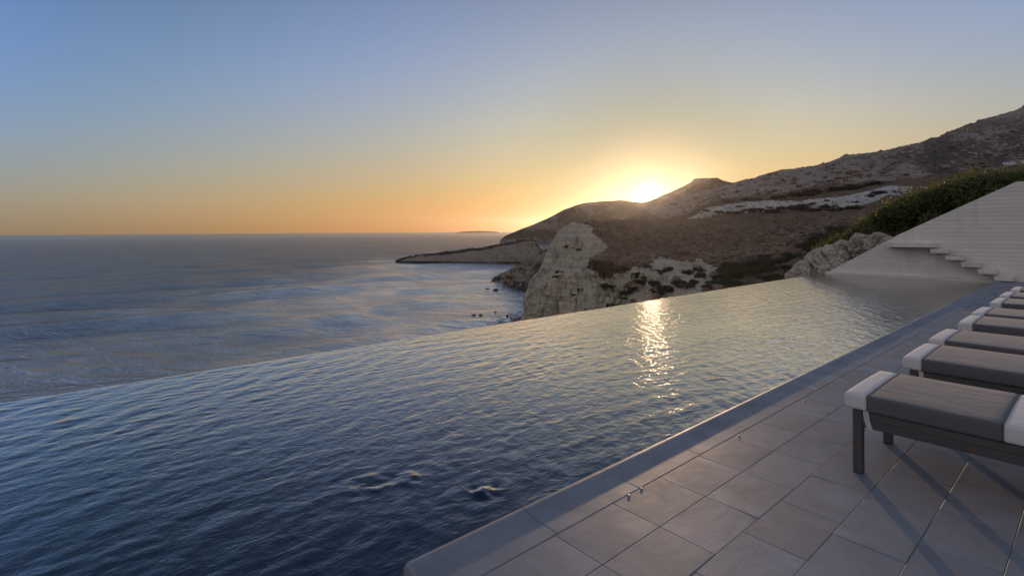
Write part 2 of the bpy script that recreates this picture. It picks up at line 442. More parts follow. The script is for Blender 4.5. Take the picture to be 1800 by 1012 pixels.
# ------------------------------------------------------------------ terrain sheets
def sheet(name, xs, curves, mat, x0, x1, dx, nseg, amp, freq, scrubf, ridge=0.0, seed=0, ribs=0.0, palef=None):
    """A landform surveyed from the photo: for a set of bearings, the distance and height of lines
    from its foot to its top (and down its back), joined into one surface with fractal relief."""
    px = np.arange(x0, x1+dx*.5, dx)
    D = []; Z = []
    for d, y in curves:
        dd = np.interp(px, xs, d)
        yy = np.interp(px, xs, y)
        k = np.array([.25, .5, .25]); pad = lambda a: np.convolve(np.pad(a, 1, 'edge'), k, 'valid')
        dd, yy = pad(dd), pad(yy)
        D.append(dd); Z.append(zof(px, yy, dd))
    D = np.array(D); Z = np.array(Z)
    K = len(curves); t = []
    for k in range(K-1): t += list(k + np.arange(nseg[k])/nseg[k])
    t.append(K-1); t = np.array(t)
    i = np.minimum(t.astype(int), K-2); f = (t-i)[:, None]
    d = D[i]*(1-f) + D[i+1]*f
    z = Z[i]*(1-f) + Z[i+1]*f
    P = np.broadcast_to(px, d.shape)
    X, Y = world(P, d)
    s3 = seed*13.7
    n = fbm(X*freq+s3, Y*freq, z*freq*.6, 6, .52)
    rg = 1-np.abs(fbm(X*freq*.5+s3+5, Y*freq*.5, None, 4, .5))*2
    a = amp * np.minimum(1, d/np.median(d))
    edge = np.ones(K); 
    taper = np.interp(t, np.arange(K), [1]*K)[:, None]
    z2 = z + a*(n*.6 + ridge*rg*.5)*taper
    X2 = X + a*.5*fbm(X*freq*1.3+40, Y*freq*1.3, z*freq*1.5, 4)
    Y2 = Y + a*.5*fbm(X*freq*1.3-40, Y*freq*1.3, z*freq*1.5, 4)
    if ribs:          # flutes and gullies worn down the face
        rb = fbm(P*.16+3*fbm(P*.05, z*.12, None, 3), z*.05, d*.01, 4, .6)
        rb2 = -np.abs(fbm(P*.07+9, z*.03, d*.008, 3))
        bed = np.round((z + 1.2*fbm(X*.03, Y*.03, None, 3))/3.2)*3.2 - z
        push = ribs*(1.1*rb + 1.6*rb2 + .16*bed)*np.clip((d-150)/60, 0, 1)
        ux, uy = X/np.hypot(X, Y), Y/np.hypot(X, Y)
        X2, Y2 = X2 + ux*push, Y2 + uy*push
    V = np.stack([X2, Y2, z2], -1)
    me = mesh_np(name, V.reshape(-1, 3), grid_faces(*d.shape))
    yy_ = yh(P) - (z2-H)*F/d
    attr(me, 'scrub', np.clip(scrubf(P, yy_, z2, d, t[:, None]+0*P), 0, 1).ravel())
    attr(me, 'pale', (np.clip(palef(P, yy_, d), 0, 1) if palef else P*0).ravel())
    o = link(name, me, mat); tag(o, kind='structure')
    return o, dict(px=px, d=d, z=z2, y=yy_, V=V)
def hit(S, px, py):
    """first point of a sheet, going away from the viewer, that shows at (px, py)"""
    c = int(np.clip(np.searchsorted(S['px'], px), 0, len(S['px'])-1))
    y = S['y'][:, c]
    k = np.nonzero(y <= py)[0]
    k = k[0] if len(k) else len(y)-1
    return Vector(S['V'][k, c]), float(S['d'][k, c])
B = 900  # far "below" pixel offset is expressed through sea()
def sea_y(px, d): return yh(px) + (H-SEA+4)*F/d       # pixel row of a point 4 m under the sea

# --- the near cape with its white cliff, the gully and the slope up to the mountain
xs = np.array([896, 912, 925, 940, 955, 970, 985, 1005, 1040, 1080, 1120, 1160, 1200, 1250, 1300, 1350, 1400, 1450, 1500, 1550, 1600, 1700, 1800, 1960], float)
def A(*v): return np.array(v, float)
d0 = A(244, 238, 232, 226, 222, 216, 210, 205, 196, 188, 180, 172, 164, 156, 146, 134, 118, 100, 86, 78, 74, 70, 68, 66)
y0 = A(*[sea_y(x, d) for x, d in zip(xs, d0)])
y0[12:] = A(566, 560, 550, 540, 532, 524, 516, 510, 505, 500, 495, 490)
d1 = A(250, 247, 244, 240, 238, 235, 232, 230, 228, 226, 224, 220, 214, 208, 200, 192, 172, 150, 130, 118, 110, 104, 100, 98)
y1 = A(0, 0, 545, 520, 500, 490, 484, 480, 478, 478, 476, 474, 476, 484, 488, 482, 468, 446, 430, 420, 412, 404, 398, 392)
d2 = A(252, 252, 250, 248, 250, 252, 254, 258, 266, 272, 278, 284, 290, 296, 300, 296, 280, 262, 245, 230, 220, 210, 205, 200)
y2 = A(0, 0, 534, 492, 466, 448, 430, 420, 416, 424, 432, 436, 436, 436, 434, 428, 420, 408, 398, 390, 382, 372, 364, 356)
d3 = A(256, 258, 256, 258, 262, 270, 280, 300, 322, 345, 370, 395, 420, 450, 470, 480, 480, 475, 465, 455, 445, 435, 430, 425)
y3 = A(0, 0, 530, 484, 452, 424, 402, 395, 391, 389, 389, 390, 390, 391, 390, 388, 386, 382, 376, 368, 358, 348, 340, 332)
d4 = A(262, 264, 266, 270, 276, 286, 300, 330, 360, 395, 440, 500, 590, 620, 640, 645, 640, 630, 620, 610, 600, 590, 585, 580)
y4 = A(0, 0, 0, 0, 0, 480, 440, 404, 394, 390, 388, 386, 388, 381, 374, 374, 372, 374, 368, 348, 340, 332, 326, 320)
d5 = A(270, 272, 276, 282, 290, 304, 325, 360, 400, 445, 500, 580, 610, 640, 662, 668, 664, 656, 648, 640, 632, 622, 616, 610)
y5 = A(0, 0, 0, 0, 0, 0, 0, 0, 420, 400, 394, 390, 384, 361, 356, 352, 350, 348, 340, 328, 324, 318, 312, 306)
d6 = A(290, 292, 296, 302, 312, 326, 350, 400, 450, 500, 560, 660, 720, 760, 790, 800, 800, 800, 795, 790, 785, 775, 770, 765)
y6 = A(0, 0, 0, 0, 0, 0, 0, 0, 0, 0, 410, 392, 380, 355, 347, 342, 334, 327, 321, 318, 314, 306, 298, 290)
ys_ = []
for d, y in ((d1, y1), (d2, y2), (d3, y3), (d4, y4), (d5, y5), (d6, y6)):
    y = y.copy()
    for i in range(len(y)):
        if y[i] == 0: y[i] = sea_y(xs[i], d[i])
    ys_.append(y)
d7 = d6*1.6; y7 = ys_[5].copy(); y7[:12] = [sea_y(x, d) for x, d in zip(xs[:12], d7[:12])]; y7[12:] = ys_[5][12:] + 9
def cape_scrub(px, py, z, d, t):
    # scrub plateau above the white face, white skirt with separate bushes, white terrace in the upper slope
    s = np.full(px.shape, .95)
    n = fbm(px*.03, py*.06, None, 4)*10
    edge = np.interp(px, [900, 1035, 1050, 1062, 1080, 1040, 1075][:2] + [1056, 1075, 1120, 1180, 1250, 1262], [560, 402, 452, 462, 463, 468, 480, 560])
    cliff = (py + n*.4 > edge) & (px < 1262+n) & (d < 340)
    left = px + n < np.interp(py, [380, 396, 405, 430, 450, 455, 470, 490, 500], [1030, 1030, 1038, 1062, 1058, 1042, 1036, 1052, 1100])
    s = np.where((left & (d < 345)), np.interp(py, [392, 425, 450], [.30, .14, .04]), s)
    low = (py + n*.5 > np.interp(px, [1000, 1060, 1100, 1140, 1180, 1230, 1262], [480, 488, 476, 460, 452, 458, 470])) & (px < 1255+n) & (d < 345)
    s = np.where(low, .17, s)
    top = np.interp(px, [1205, 1250, 1300, 1350, 1400, 1450, 1500, 1560], [384, 364, 357, 353, 352, 349, 341, 327])
    bot = np.interp(px, [1205, 1250, 1300, 1350, 1400, 1450, 1500, 1560], [388, 380, 373, 371, 369, 374, 368, 344])
    ter = (py + n*.18 > top) & (py + n*.3 < bot) & (d > 560) & (px > 1205)
    s = np.where(ter, .37, s)
    mid = (~ter) & (d > 300) & (py > 380) & (px > 1270)
    s = np.where(mid, .72, s)
    return s
def cape_pale(px, py, d):
    return ((d > 560) & (px > 1190) & (px < 1580) & (py < 392)).astype(float)
cliff_mat = mat_terrain('pale_cliff_and_scrub', (.56, .485, .36), (.42, .36, .265), (.10, .064, .038), (.18, .118, .074), (.30, .19, .125))
cape, S1 = sheet('headland', xs, [(d0, y0)] + [(d, y) for d, y in zip((d1, d2, d3, d4, d5, d6), ys_)] + [(d7, y7)],
                 cliff_mat, 897, 1955, 1.6, [46, 40, 40, 26, 26, 26, 10], 3.6, .05, cape_scrub, ridge=.25, ribs=1.8, palef=cape_pale)

# --- the mountain on the right
xm = A(1130, 1180, 1220, 1260, 1300, 1340, 1380, 1420, 1455, 1475, 1490, 1512, 1530, 1570, 1600, 1650, 1682, 1700, 1750, 1785, 1800, 1960)
rid = A(372, 356, 344, 334, 323, 311, 302, 296, 289, 281, 274, 275, 272, 264, 257, 241, 228, 221, 206, 194, 188, 140)
dr = np.interp(xm, [1130, 1500, 1960], [1150, 1230, 1380])
foot = A(400, 392, 384, 374, 366, 360, 354, 348, 344, 341, 339, 336, 334, 330, 327, 320, 316, 314, 308, 303, 301, 284)
m1 = foot - (foot-rid)*.35; m2 = rid + np.interp(xm, [1130, 1500, 1570, 1600, 1700, 1800, 1960], [8, 7, 7, 10, 22, 35, 44])
def mtn_scrub(px, py, z, d, t):
    return .40 + .13*np.clip((px-1450)/150, -1, 1.6) + .25*fbm(px*.02, py*.05)
mtn_mat = mat_terrain('mountain_garrigue', (.34, .285, .235), (.26, .215, .18), (.062, .055, .050), (.11, .092, .078), (.22, .17, .13), .42)
mtn, S2 = sheet('mountain', xm, [(dr*0+760, foot+6), (dr*0+800, foot), (dr*.78, m1), (dr*.90, m2), (dr*1.12, (m2*.5+rid*.5)), (dr*1.6, rid), (dr*2.1, rid+60)],
                mtn_mat, 1130, 1955, 1.8, [6, 46, 44, 30, 30, 12], 12.0, .02, mtn_scrub, ridge=.6, seed=2)

# --- far ridge under the sun with its flat-topped butte, running down to a far cape
xf = A(872, 880, 888, 900, 930, 960, 990, 1010, 1030, 1060, 1090, 1112, 1128, 1143, 1160, 1180, 1200, 1214, 1221, 1240, 1262, 1270, 1282, 1300, 1330, 1350, 1372, 1392, 1410, 1440, 1520)
yf = A(440, 421, 415, 410, 398, 386, 369, 361, 356, 353.5, 352.5, 356, 357, 353, 346, 338, 328, 321, 314, 312.5, 312.5, 317, 320.5, 323, 316, 305, 299, 297, 300, 306, 320)
df = A(2000, 2000, 2000, 2000, 2000, 2010, 2030, 2060, 2100, 2150, 2200, 2200, 2180, 2160, 2130, 2100, 2080, 2060, 2060, 2060, 2060, 2070, 2090, 2120, 2180, 2200, 2220, 2230, 2240, 2260, 2300)
wl = np.array([sea_y(x, 1960) for x in xf])
mid1 = wl*.45 + yf*.55
mid1[:4] = np.maximum(mid1[:4], yf[:4]+1.5)
far_mat = mat_terrain('far_ridge', (.30, .235, .18), (.24, .19, .15), (.08, .062, .045), (.12, .09, .065), (.2, .14, .10), .3)
far, S3 = sheet('hill', xf, [(df*0+1940, wl+3), (df*.985, mid1), (df*1.02, yf*.8+mid1*.2), (df*1.06, yf), (df*1.35, yf+40)],
                far_mat, 874, 1520, 1.4, [16, 20, 20, 8], 4.0, .012, lambda px, py, z, d, t: .62+.25*fbm(px*.03, py*.08), ridge=.4, seed=3)

# --- low pale peninsula
xp = A(688, 694, 702, 720, 745, 780, 820, 850, 880, 905, 925, 938, 944, 950, 958, 975, 990)
yp = A(470, 457, 454, 450, 446.5, 443, 438, 433, 428, 424, 421, 422, 430, 437, 442, 446, 450)
dp = A(800, 800, 798, 795, 790, 785, 778, 772, 766, 762, 758, 756, 756, 756, 756, 756, 756)
wp = np.array([sea_y(x, d*.985) for x, d in zip(xp, dp)])
ypf = np.minimum(yp+1.5+np.interp(xp, [690, 740, 850, 938, 950], [1, 2.5, 5, 1.5, 1]), 466)
pen_mat = mat_terrain('peninsula_rock', (.34, .295, .24), (.25, .215, .175), (.035, .027, .018), (.05, .04, .028), (.16, .12, .09), .8)
pen, S4 = sheet('peninsula', xp, [(dp*.985, wp), (dp*.992, wp*.45+ypf*.55), (dp*1.0, ypf), (dp*1.05, yp), (dp*1.12, yp+14), (dp*1.2, wp+6)],
                pen_mat, 688, 990, .8, [16, 20, 16, 8, 8], 2.6, .06,
                lambda px, py, z, d, t: np.where(t > 2.0, .95, np.where(z < SEA+2.2, .8, .12)) + np.where((px > 905) & (t > 1) & (t < 2), .25, 0), seed=4)

# --- rubble spit below the cliff
xq = A(862, 868, 880, 895, 910, 925, 940, 952, 965, 985, 1010)
yq = A(500, 489, 484, 477, 470, 461, 450, 442, 434, 428, 424)
dq = A(500, 495, 480, 462, 445, 430, 420, 415, 412, 410, 410)
wq = np.array([sea_y(x, d*.95) for x, d in zip(xq, dq)])
spit, S5 = sheet('rocky_shore', xq, [(dq*.93, wq), (dq*.97, wq*.5+yq*.5), (dq*1.0, yq), (dq*1.12, yq+6), (dq*1.3, wq)],
                 mat_terrain('rubble_shore', (.33, .28, .21), (.22, .185, .14), (.07, .052, .036), (.10, .078, .055), (.2, .155, .115), 1.2),
                 863, 1008, .7, [22, 22, 10, 10], 4.5, .12, lambda px, py, z, d, t: .38+.3*fbm(px*.06, py*.1), ridge=.5, seed=5)

# --- low islet on the horizon
xi = A(800, 806, 820, 840, 860, 874, 880); di = A(*[14000]*7)
yi = A(409.5, 407.8, 406.5, 405.9, 406.3, 407.3, 409.5)
isl, S6 = sheet('island', xi, [(di*.99, yi*0+410), (di, yi), (di*1.03, yi+2), (di*1.05, yi*0+410)], far_mat, 800, 880, 2, [4, 4, 3], 3, .002,
                lambda px, py, z, d, t: px*0+.6, seed=6)

# --- hillside directly behind the terrace (carries the hedge and the outcrop)
def slope_h(X, Y):
    """ground behind the wall, rising inland from the pool's corner"""
    t = np.clip((X+7.2)/6.0, -1.2, 2.5)
    return -.9 + 1.05*t + np.clip(Y-20.3, 0, 40)*.02
gx = np.linspace(-14, 14, 120); gy = np.linspace(20.42, 60, 90)
GX, GY = np.meshgrid(gx, gy, indexing='ij')
GZ = slope_h(GX, GY) + .25*fbm(GX*.5, GY*.5, None, 4)
GZ = np.where(GX < -7.4, GZ - (-7.4-GX)**1.15*1.1, GZ)
GZ = np.where(GX < -6.9, np.minimum(GZ, -.5), GZ)
me = mesh_np('terrace_slope', np.stack([GX, GY, GZ], -1).reshape(-1, 3), grid_faces(120, 90)[:, ::-1])
attr(me, 'scrub', np.full(120*90, .55))
slope = link('hillside', me, mat_terrain('terrace_soil', (.40, .37, .32), (.3, .27, .23), (.05, .042, .024), (.08, .065, .04), (.17, .13, .09), 6)); tag(slope, kind='structure')

# ------------------------------------------------------------------ sea
th_f = np.linspace(rad(-60), rad(42), 620)
rr = np.concatenate([np.geomspace(70, 1800, 620), np.geomspace(1840, 24000, 70)])
RR, TT = np.meshgrid(rr, th_f, indexing='ij')
ang = TH - TT         # ccw from +Y
SX = -np.sin(ang)*RR; SY = np.cos(ang)*RR
hz = np.zeros_like(SX)
for lam, amp, a0 in ((130, .55, .15), (95, .42, -.2), (68, .34, .42), (52, .26, .02), (37, .17, -.45), (27, .12, .3), (19, .075, .7), (13, .05, -.1)):
    dirx, diry = -math.sin(TH+a0+.25), math.cos(TH+a0+.25)
    ph = (SX*dirx+SY*diry)*2*math.pi/lam + 3*fbm(SX/lam*.35+lam, SY/lam*.35, None, 3)
    env = .35+.9*np.clip(.5+fbm(SX/lam*.13-lam, SY/lam*.13, None, 3), 0, 1.3)
    hz += 1.5*amp*env*np.sin(ph)*np.clip(1.6-RR*.0028*30/lam, 0, 1)
me = mesh_np('sea', np.stack([SX, SY, SEA+hz], -1).reshape(-1, 3), grid_faces(*SX.shape))
sea = link('sea', me, M['sea']); tag(sea, kind='structure')
# calm rest of the sea behind and beside the view
t2 = np.linspace(rad(42), rad(300), 80); r2 = np.geomspace(70, 24000, 30)
R2, T2 = np.meshgrid(r2, t2, indexing='ij'); a2 = TH-T2
me = mesh_np('sea_rest', np.stack([-np.sin(a2)*R2, np.cos(a2)*R2, R2*0+SEA], -1).reshape(-1, 3), grid_faces(30, 80))
tag(link('sea', me, M['sea']), kind='structure')

# ------------------------------------------------------------------ haze
LIM = 24600
haze = box_obj('haze', (-LIM, LIM, -LIM, LIM, SEA-9, 680), None, bev=0)
haze.data.materials.append(mat_haze()); tag(haze, kind='stuff')

# ------------------------------------------------------------------ pool
WL = -.05
PX0, PX1, PY0, PY1 = -6.62, -2.05, -3.0, 19.98
def pool_height(X, Y):
    h = np.zeros_like(X)
    r = np.random.default_rng(5)
    for i in range(56):
        lam = .07*(.42/.07)**r.random()**1.4
        a0 = r.normal(0, .55) + math.pi/2 + .12
        k = 2*math.pi/lam
        ph = k*(X*math.cos(a0+math.pi/2+.35)+Y*math.sin(a0+math.pi/2+.35)) + r.random()*6.28
        h += lam*.0018*np.sin(ph + .8*vnoise(X/lam*.22+i, Y/lam*.22))*(lam/.3)**-.1
    gust = .62+.55*np.clip(.5+fbm(X*.35+3, Y*.22, None, 3), 0, 1.2)
    h *= gust
    for (jx, jy, a, rw) in JETS:
        d = np.hypot(X-jx, Y-jy)
        h += a*np.exp(-(d/rw)**2)*(.5+1.3*fbm(X*16, Y*16, None, 4))
        h += a*.11*np.sin(d*2*math.pi/.16+2*vnoise(X*3, Y*3))*np.exp(-d/.42)*np.clip(d/.12, 0, 1)
        rg = np.exp(-((d-.5-.07*vnoise(X*4, Y*4))/.05)**2)
        h += a*.16*rg
    return h
def onwater(px, py):
    d = F*(H-WL)/(py-yh(px)); return world(px, d)
JETS = [(*onwater(848, 862), .014, .085), (*onwater(722, 842), .005, .12), (*onwater(1262, 664), .006, .12), (*onwater(640, 850), .006, .15)]
ys = [PY0]
while ys[-1] < PY1: ys.append(ys[-1] + np.interp(ys[-1], [-3, -.6, 3, 8, 20], [.06, .017, .02, .032, .06]))
ys = np.array(ys); ys[-1] = PY1
xsp = np.arange(PX0-.012, PX1+.011, .02)
XX, YY = np.meshgrid(xsp, ys, indexing='ij')
hh = pool_height(XX, YY) * np.interp(XX, [PX0-.05, PX0+.12], [.25, 1])
ZZ = WL + hh
ZZ = np.where(XX < PX0, WL-.003, ZZ)      # water rolling over the infinity edge
me = mesh_np('pool_water', np.stack([XX, YY, ZZ], -1).reshape(-1, 3), grid_faces(*XX.shape))
tag(link('pool_water', me, M['water']), kind='structure')
# the arm of the pool in front of the deck's end
x3 = np.linspace(PX1+.01, 5, 60); y3_ = np.linspace(PY0, 1.08, 40)
X3, Y3 = np.meshgrid(x3, y3_, indexing='ij')
me = mesh_np('pool_arm', np.stack([X3, Y3, WL+X3*0], -1).reshape(-1, 3), grid_faces(60, 40))
tag(link('pool_water', me, M['water']), kind='structure')
bm = bmesh.new()
box(bm, PX0-.22, 5.2, PY0-.2, PY1+.1, -1.9, -1.6)                    # floor
box(bm, PX0-.2, PX0-.014, PY0-.2, PY1+.05, -1.602, WL-.12); box(bm, PX0-.0135, PX0-.0015, PY0-.2, PY1+.05, -1.6, WL-.016)            # infinity wall
box(bm, PX1+.03, PX1+.2, 1.14, PY1+.05, -1.602, -.062)                # wall under the coping
box(bm, PX1+.2, 5.2, 1.16, 1.3, -1.602, -.062)
box(bm, PX0-.004, PX1+.03, PY1+.0, PY1+.15, -1.602, -.07)
tag(link('pool_basin', bm_mesh('pool_basin', bm), M['mosaic']), kind='structure')

bm = bmesh.new(); box(bm, PX0+.0, 5.2, PY0-.2, -.14, -1.598, -.62)      # submerged bench at the near end
tag(link('pool_bench', bm_mesh('pool_bench', bm), M['mosaic2']), kind='structure')

# ------------------------------------------------------------------ deck
def tiles():
    V = []; Fq = []; T = []
    def tile(x0, x1, y0, y1, tone, tilt):
        b = len(V); c = .0022
        zt = tilt
        for (x, y, k) in ((x0+c, y0+c, 0), (x1-c, y0+c, 1), (x1-c, y1-c, 2), (x0+c, y1-c, 3)): V.append((x, y, zt[k]))
        for (x, y, k) in ((x0, y0, 0), (x1, y0, 1), (x1, y1, 2), (x0, y1, 3)): V.append((x, y, zt[k]-.002))
        for (x, y) in ((x0, y0), (x1, y0), (x1, y1), (x0, y1)): V.append((x, y, -.02))
        T.extend([tone]*12)
        Fq.append((b, b+1, b+2, b+3))
        for i in range(4):
            j = (i+1) % 4
            Fq.append((b+i, b+4+i, b+4+j, b+j)); Fq.append((b+4+i, b+8+i, b+8+j, b+4+j))
    gp = .0018
    x = -1.787; row = 0
    while x < 4.2:
        w = .296
        y = 1.12; y_off = [.68, .23, .50, .16, .60, .36][row % 6]
        first = True
        while y < 20.0:
            L = y_off if first else (.45 if (row % 5 != 3) else .52); first = False
            y1 = min(y+L, 20.02)
            if y1-y > .03:
                tl = [random.uniform(-.0008, .0008) for _ in range(4)]
                tile(x+gp/2, x+w-gp/2, y+gp/2, y1-gp/2, random.random(), tl)
            y = y1
        x += w; row += 1
    return np.array(V), np.array(Fq), np.array(T)
V, Fq, T = tiles()
me = mesh_np('paving', V, Fq, smooth=False); attr(me, 'tone', T)
deck = link('deck', me, M['stone']); tag(deck, kind='structure')
gb = box_obj('deck_base', (-1.80, 4.3, 1.16, 20.02, -.5, -.006), M['grout'], bev=0); tag(gb, kind='structure')
# coping with a raised, rounded lip along the water
prof = [(-2.035, -.055), (-2.062, -.052), (-2.074, -.03), (-2.074, -.002), (-2.068, .010), (-2.056, .0175), (-2.042, .019), (-2.025, .0165), (-2.0, .0115), (-1.97, .006), (-1.94, .0022), (-1.91, .0006), (-1.86, 0), (-1.794, 0), (-1.7895, -.003), (-1.7895, -.05)]
V = []; Fq = []; T = []
y = 1.12; k = 0
while y < 19.95:
    y1 = min(y+(.68 if k else .70), 19.97); a, b = y+.0015, y1-.0015
    ny = 3
    tone = random.uniform(.35, .8)
    base = len(V)
    cols = [a, a+.002, b-.002, b]
    for ci, yy in enumerate(cols):
        ins = .002 if ci in (0, 3) else 0
        for i, (px_, pz_) in enumerate(prof):
            V.append((px_, yy, pz_-ins)); T.append(tone)
    n = len(prof)
    if k == 0:     # rounded free end of the first stone
        for i in range(n): V[base+i] = (V[base+i][0], V[base+i][1]+.0, V[base+i][2]-.012); V[base+n+i] = (V[base+n+i][0], a+.014, V[base+n+i][2])
    for ci in range(3):
        for i in range(n-1):
            q = base+ci*n+i
            Fq.append((q, q+1, q+1+n, q+n))
    for ci, rev in ((0, True), (3, False)):
        q = base+ci*n
        ctr = len(V); V.append((-1.93, cols[ci], -.03)); T.append(tone)
        for i in range(n-1):
            f_ = (q+i, ctr, ctr, q+i+1)
            Fq.append((q+i, q+i+1, ctr, ctr) if rev else (q+i+1, q+i, ctr, ctr))
    y = y1; k += 1
bmv = bmesh.new()
vs = [bmv.verts.new(v) for v in V]
for f_ in Fq:
    u = list(dict.fromkeys(f_))
    try: bmv.faces.new([vs[i] for i in u])
    except ValueError: pass
bmesh.ops.recalc_face_normals(bmv, faces=bmv.faces)
me = bpy.data.meshes.new('coping'); bmv.to_mesh(me); bmv.free()
attr(me, 'tone', T)
for p in me.polygons: p.use_smooth = True
me.set_sharp_from_angle(angle=rad(28))
tag(link('pool_coping', me, M['stone']), kind='structure')
# ground under everything near by
gx = box_obj('terrace_base', (PX0-.25, 9, PY0-.3, 20.4, -9, -1.905), M['grout'], bev=0); tag(gx, kind='structure')

# ------------------------------------------------------------------ concrete wall with cantilevered steps
WY = 20.05
wall = empty('concrete_wall', (-3.2, WY, 0))
tag(wall, 'board marked concrete wall with a slanting top and floating steps at the far pool end', 'wall')
inv = Matrix.Translation((3.2, -WY, 0))
def wpart(name, bm, mat=None, smooth=False):
    me = bm_mesh(name, bm, smooth); me.transform(inv)
    return link(name, me, mat or M['concrete'], wall)
pts = [(-6.42, -.45), (-6.36, .06)]
for p in ((1580, 412), (1700, 358), (1787, 319.5)):
    pts.append(onplane_y(p[0], p[1], WY))
xt, zt = pts[-1]
pts += [(6.0, zt+.02), (6.0, -.45)]
bm = bmesh.new()
f_ = bm.faces.new([bm.verts.new((x, WY, z)) for x, z in pts])
r = bmesh.ops.extrude_face_region(bm, geom=[f_])
for v in [e for e in r['geom'] if isinstance(e, bmesh.types.BMVert)]: v.co.y += .32
bmesh.ops.recalc_face_normals(bm, faces=bm.faces)
bmesh.ops.bevel(bm, geom=[e for e in bm.edges], offset=.012, segments=2, affect='EDGES')
wpart('panel', bm)
bm = bmesh.new(); box(bm, -6.5, -2.06, WY-.10, WY-.002, -.3, .035, .012); wpart('base_ledge', bm)
def slab(name, x0, x1, ztop, y0=19.66, th=.15):
    bm = bmesh.new(); box(bm, x0, x1, y0, WY-.002, ztop-th, ztop, .008); return wpart(name, bm)
x0 = onplane_y(1557, 427, 19.66)[0]; x1 = onplane_y(1645, 427, 19.66)[0]
slab('landing', x0, x1, onplane_y(1600, 427.5, 19.66)[1], th=.13)
for (a, b, yt) in ((1635, 1666, 437.5), (1661, 1693, 449.5), (1689, 1720.5, 461.5), (1718, 1750, 473.5), (1747, 1780, 485.5)):
    x0, zt_ = onplane_y(a, yt, 19.66); x1 = onplane_y(b, yt, 19.66)[0]
    slab('stair_tread', x0, x1, zt_, th=.125)

# ------------------------------------------------------------------ foliage
def leaf_cloud(pts, nrm, size, tone, r, aspect=.42):
    """diamond leaves at pts, facing nrm with jitter"""
    n = len(pts)
    nr = nrm + r.normal(0, .55, (n, 3)); nr /= np.linalg.norm(nr, axis=1, keepdims=True)
    t = np.cross(nr, r.normal(0, 1, (n, 3))+np.array([0, 0, .6])); t /= np.linalg.norm(t, axis=1, keepdims=True)+1e-9
    b = np.cross(nr, t)
    s = (size*(.6+.8*r.random(n)))[:, None]
    bend = nr*s*.18
    V = np.stack([pts-t*s*.5, pts+b*s*aspect*.5+bend, pts+t*s*.5, pts-b*s*aspect*.5+bend], 1).reshape(-1, 3)
    Fc = np.arange(4*n).reshape(n, 4)
    return V, Fc, np.repeat(tone, 4)
def clumps(centres, radii, per, size, r, squash=.8, tone0=.45):
    P = []; Nn = []; T = []
    for c, q, m in zip(centres, radii, per):
        u = r.normal(0, 1, (m, 3)); u /= np.linalg.norm(u, axis=1, keepdims=True)
        rad_ = q*(.55+.5*r.random(m)**.6)
        P.append(np.array(c)+u*rad_[:, None]*np.array([1, 1, squash])); Nn.append(u+np.array([0, 0, .35]))
        T.append(np.clip(tone0 + r.normal(0, .14) + r.normal(0, .14, m), 0, 1))
    P = np.concatenate(P); Nn = np.concatenate(Nn); T = np.concatenate(T)
    return leaf_cloud(P, Nn, np.full(len(P), size), T, r)
hedge = empty('hedge', (-3.5, 21.6, 0))
tag(hedge, 'dense dark green hedge growing above the slanting concrete wall', 'hedge')
r = np.random.default_rng(3)
ht_px = [1385, 1415, 1440, 1466, 1490, 1520, 1545, 1565, 1600, 1650, 1700, 1760, 1800, 1900]
ht_py = [478, 450, 430, 416, 408, 384, 366, 352, 338, 323, 307, 300, 296, 280]
lo_px = [1385, 1440, 1465, 1500, 1550, 1600, 1700, 1900]
lo_py = [500, 474, 448, 432, 420, 398, 352, 330]
C = []; Q = []; Pn = []
for i in range(620):
    px = r.uniform(1418, 1880); Yd = r.uniform(20.9 if px > 1470 else 21.9, 23.8)
    top = np.interp(px, ht_px, ht_py); lo = np.interp(px, lo_px, lo_py)
    v = r.random()**1.5
    py = top + (lo-top)*v + 5
    X, z = onplane_y(px, py, Yd)
    q = r.uniform(.16, .36)
    C.append((X, Yd, z - q*.75)); Q.append(q); Pn.append(int(110*(q/.25)**1.6))
# ragged shoots standing out of the top
SH = []; SN = []; ST = []
for i in range(420):
    px = r.uniform(1425, 1860); Yd = r.uniform(21.6, 23.4)
    X, z = onplane_y(px, np.interp(px, ht_px, ht_py)+r.uniform(0, 8), Yd)
    L = r.uniform(.15, .42); lean = r.normal(0, .25, 2)
    for k in range(9):
        f_ = k/8
        SH.append((X+lean[0]*L*f_, Yd+lean[1]*L*f_, z-.2+L*f_)); SN.append((r.normal(), r.normal(), .3)); ST.append(r.uniform(.5, 1))
va, fa, ta = clumps(C, Q, Pn, .115, r)
vb, fb, tb = leaf_cloud(np.array(SH), np.array(SN), np.full(len(SH), .10), np.array(ST), r)
Vh = np.concatenate([va, vb]) - np.array([-3.5, 21.6, 0])
me = mesh_np('foliage', Vh, np.concatenate([fa, fb+len(va)]), smooth=False); attr(me, 'tone', np.concatenate([ta, tb]))
link('foliage', me, M['leaf'], hedge)
bm = bmesh.new()
for i in range(60):
    X = r.uniform(-6.2, 4); Yd = r.uniform(21.2, 23.2); z0 = float(slope_h(np.array(X), np.array(Yd)))-.2
    top_ = Vector((X+r.normal(0, .35), Yd+r.normal(0, .3), z0+r.uniform(.9, 1.5)))
    a = Vector((X, Yd, z0)); dv = top_-a
    rr_ = bmesh.ops.create_cone(bm, cap_ends=True, segments=6, radius1=.035, radius2=.012, depth=dv.length)
    bmesh.ops.transform(bm, verts=rr_['verts'], matrix=Matrix.Translation((a+top_)/2) @ dv.to_track_quat('Z', 'Y').to_matrix().to_4x4())
me = bm_mesh('stems', bm, True); me.transform(Matrix.Translation((3.5, -21.6, 0)))
link('branches', me, M['bark'], hedge)

